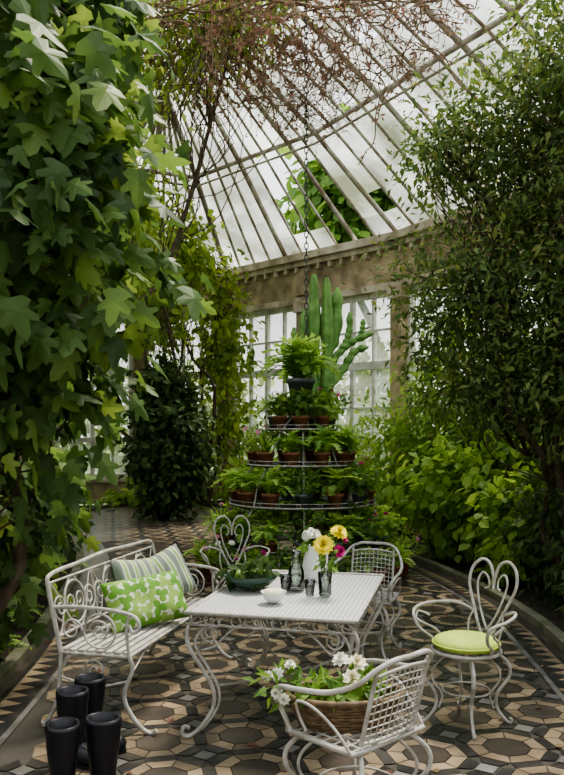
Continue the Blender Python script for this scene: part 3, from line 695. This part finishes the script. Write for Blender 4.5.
tree('climbing_ivy',(-1.7,18.4,0),[(-1.45,18.6,4.2,.68,.5,1.7),(-2.4,17.5,5.6,1.0,.9,.9),(-1.3,18.7,1.8,.45,.4,1.6),(-3.3,15,5.5,1.2,1.0,1.3),(-4.7,15.5,3.8,.7,.9,1.6),(-2.6,16.5,4.4,.6,.6,1.0)],950,11,.20,.16,T_oval,L_wist,.05,droop=.6)
tree('camellia_shrub',(-2.3,15.8,0),[(-2.2,15.6,1.4,.72,.7,1.3),(-2.3,15.8,2.4,.5,.5,.8)],560,11,.13,.15,T_oval,L_dark,.05)
def shrub(name,blobs,ncl,per,cr,size,tpl,mat,flow=None,nf=0,**kw):
    m=MB();cc=cloud(m,blobs,ncl,per,cr,size,tpl,0,**kw)
    for q in cc[rng.permutation(len(cc))[:min(len(cc),60)]]:
        b=blobs[int(np.argmin([np.linalg.norm(np.array(x[:3])-q) for x in blobs]))];branch(m,(b[0]+rng.normal()*.08,b[1]+rng.normal()*.08,-.03),q,.014,.004,1,.12,5)
    return m.obj(name,[mat,M_bark,flow or M_wht])
shrub('hydrangea_shrub',[(2.35,10.9,.85,.75,.6,.7),(3.0,10.2,1.0,.7,.6,.8),(2.75,9.2,.7,.42,.5,.6)],420,9,.12,.16,T_oval,L_light)
shrub('laurel_shrub',[(3.1,8.1,.7,.6,.8,.75),(3.0,6.5,.55,.55,.9,.6),(2.85,5.0,.45,.5,.8,.5),(2.7,3.4,.4,.45,.8,.45)],800,9,.12,.12,T_lance,L_dark)
shrub('bamboo',[(2.1,13.6,1.3,.8,.6,1.2),(2.9,13.0,2.0,.8,.7,1.7),(1.2,15.2,1.0,.7,.4,.9)],640,10,.16,.17,T_lance,L_light,droop=.6)
shrub('laurel_shrub',[(-2.6,6.0,.45,.5,.9,.5),(-3.0,8.2,.8,.6,1.1,.85),(-3.6,10.6,.7,.7,1.2,.75),(-2.5,4.3,.35,.4,.9,.4)],700,9,.13,.13,T_oval,L_dark)
shrub('hosta',[(-3.0,18.4,.3,1.0,.35,.35),(-.6,17.6,.5,.6,.6,.55),(.4,15.6,.6,.7,.5,.6),(-4.6,15.8,.4,.4,1.1,.4)],260,8,.12,.22,T_oval,L_light)
shrub('clipped_shrub',[(3.5,10.9,1.6,.6,.7,1.6),(3.9,9.2,1.8,.7,1.1,1.8),(4.0,6.8,1.3,.8,1.6,1.3)],620,9,.17,.18,T_oval,L_mid)
shrub('clipped_shrub',[(-5.0,12.2,1.2,1.0,1.4,1.2),(-5.3,9,1.5,1,2,1.5),(-4.6,5.5,1.4,.9,1.6,1.4)],520,9,.2,.2,T_oval,L_dark)
m=MB()
for i in range(60):
    s=rng.integers(8,len(edge)-8);pt=eoff(-.26-.2*rng.random())[s];M=12;a=rng.random(M)*TAU;el=.3+rng.random(M)*.9
    d=np.column_stack([np.cos(a)*np.cos(el),np.sin(a)*np.cos(el),np.sin(el)]);up=np.column_stack([-np.cos(a)*np.sin(el),-np.sin(a)*np.sin(el),np.cos(el)])
    m.leaves(np.repeat([[pt[0],pt[1],-.02]],M,0),d,up,.26*(.7+.6*rng.random(M)),T_frond,0)
m.obj('fern_edging',[L_fern])
# tangled dry vines
m=MB();lp=[]
for i in range(640):
    p0=np.array([-2.4+4.6*rng.random()**(1.1),8.6+2.8*rng.random(),6.30+1.35*rng.random()]);P=[p0];d=unit(1)[0]*np.array([1,.6,.25])
    for k in range(9):
        d=d*.75+unit(1)[0]*.45+np.array([0,0,-.05]);P.append(P[-1]+d*.13)
    P=cat(P,2);m.tube(P,rng.choice([.004,.006,.009]),4,mat=0,caps=False);lp.append(P[rng.integers(0,len(P),6 if abs(p0[0]+.2)>.8 else 20)])
for i in range(46):
    x=-.9+1.9*rng.random();P=[np.array([x,9+1.6*rng.random(),6.6])]
    for k in range(9): P.append(P[-1]+np.array([rng.normal()*.05,rng.normal()*.05,-.06-.09*rng.random()]))
    m.tube(cat(P,2),.004,4,mat=0,caps=False);lp.append(np.array(P))
for i in range(110):
    P=[np.array([.0+.7*rng.random(),9.6+.5*rng.random(),5.7+.6*rng.random()])]
    for k in range(9): P.append(P[-1]+np.array([rng.normal()*.07,rng.normal()*.05,-.10*rng.random()]))
    m.tube(cat(P,2),.0035,3,mat=0,caps=False)
for k in range(9):
    a=np.array([-2.8,9.5+.2*k,6.6+.1*k]);b=np.array([2.6,9.2+.15*k,7.0+.08*k]);branch(m,a,b,.018,.012,0,.05,9)
lp=np.concatenate(lp);M=len(lp)
m.leaves(lp,unit(M)+np.array([0,0,-.6]),unit(M),.075*(.6+.7*rng.random(M)),T_lance,1)
m.obj('dry_climbing_vine',[M_twig,L_brown])
# outdoor trees
for bl,nc in ([(-9,26,2.4,3,2,2.8),(-3.5,27,2.0,3,2,2.3),(2.8,24.0,2.4,2.0,1.6,2.0),(7,20,2.0,2,2,2.4)],560),([(2.4,23.6,8.6,2.0,1.4,2.4)],420),([(10,14,2.6,2,3,3.0),(10.5,7,3,2,4,3.4),(-12,15,3,2,3,3.2),(-12,6,3,2,4,3.4)],620):
    m=MB();cloud(m,bl,nc,8,.4,.40,T_oval,0)
    for b in bl: branch(m,(b[0],b[1],-.06),b[:3],.18,.08,1,.05,5)
    m.obj('garden_tree',[L_out if nc!=420 else L_mid,M_bark])

# ---------------------------------------------------------------- light
w=bpy.data.worlds.new('world');scene.world=w;w.use_nodes=True;nt=w.node_tree;bg=nt.nodes['Background']
tc=nt.nodes.new('ShaderNodeTexCoord');sp=nt.nodes.new('ShaderNodeSeparateXYZ');nt.links.new(tc.outputs['Generated'],sp.inputs[0])
r=nt.nodes.new('ShaderNodeValToRGB');r.color_ramp.elements[0].position=.0;r.color_ramp.elements[0].color=(.89,.90,.86,1);r.color_ramp.elements[1].position=.8;r.color_ramp.elements[1].color=(.86,.90,.97,1)
nt.links.new(sp.outputs[2],r.inputs[0]);nt.links.new(r.outputs[0],bg.inputs[0]);bg.inputs[1].default_value=1.6
s=bpy.data.lights.new('sun','SUN');s.energy=5.8;s.angle=math.radians(14);s.color=(1,.92,.77)
so=bpy.data.objects.new('sun',s);scene.collection.objects.link(so);so.rotation_euler=Vector((-.24,-.36,-.88)).to_track_quat('-Z','Y').to_euler()

c=bpy.data.cameras.new('camera');c.sensor_fit='VERTICAL';c.sensor_height=24;c.lens=800/775*24;c.shift_y=42.5/775;c.clip_end=200
co=bpy.data.objects.new('camera',c);scene.collection.objects.link(co);co.location=(0,0,1.75);co.rotation_euler=(math.radians(90),0,0);scene.camera=co
try:
    scene.view_settings.view_transform='AgX';scene.view_settings.look='AgX - Medium High Contrast'
except Exception as ex: print(ex)
scene.view_settings.exposure=.5
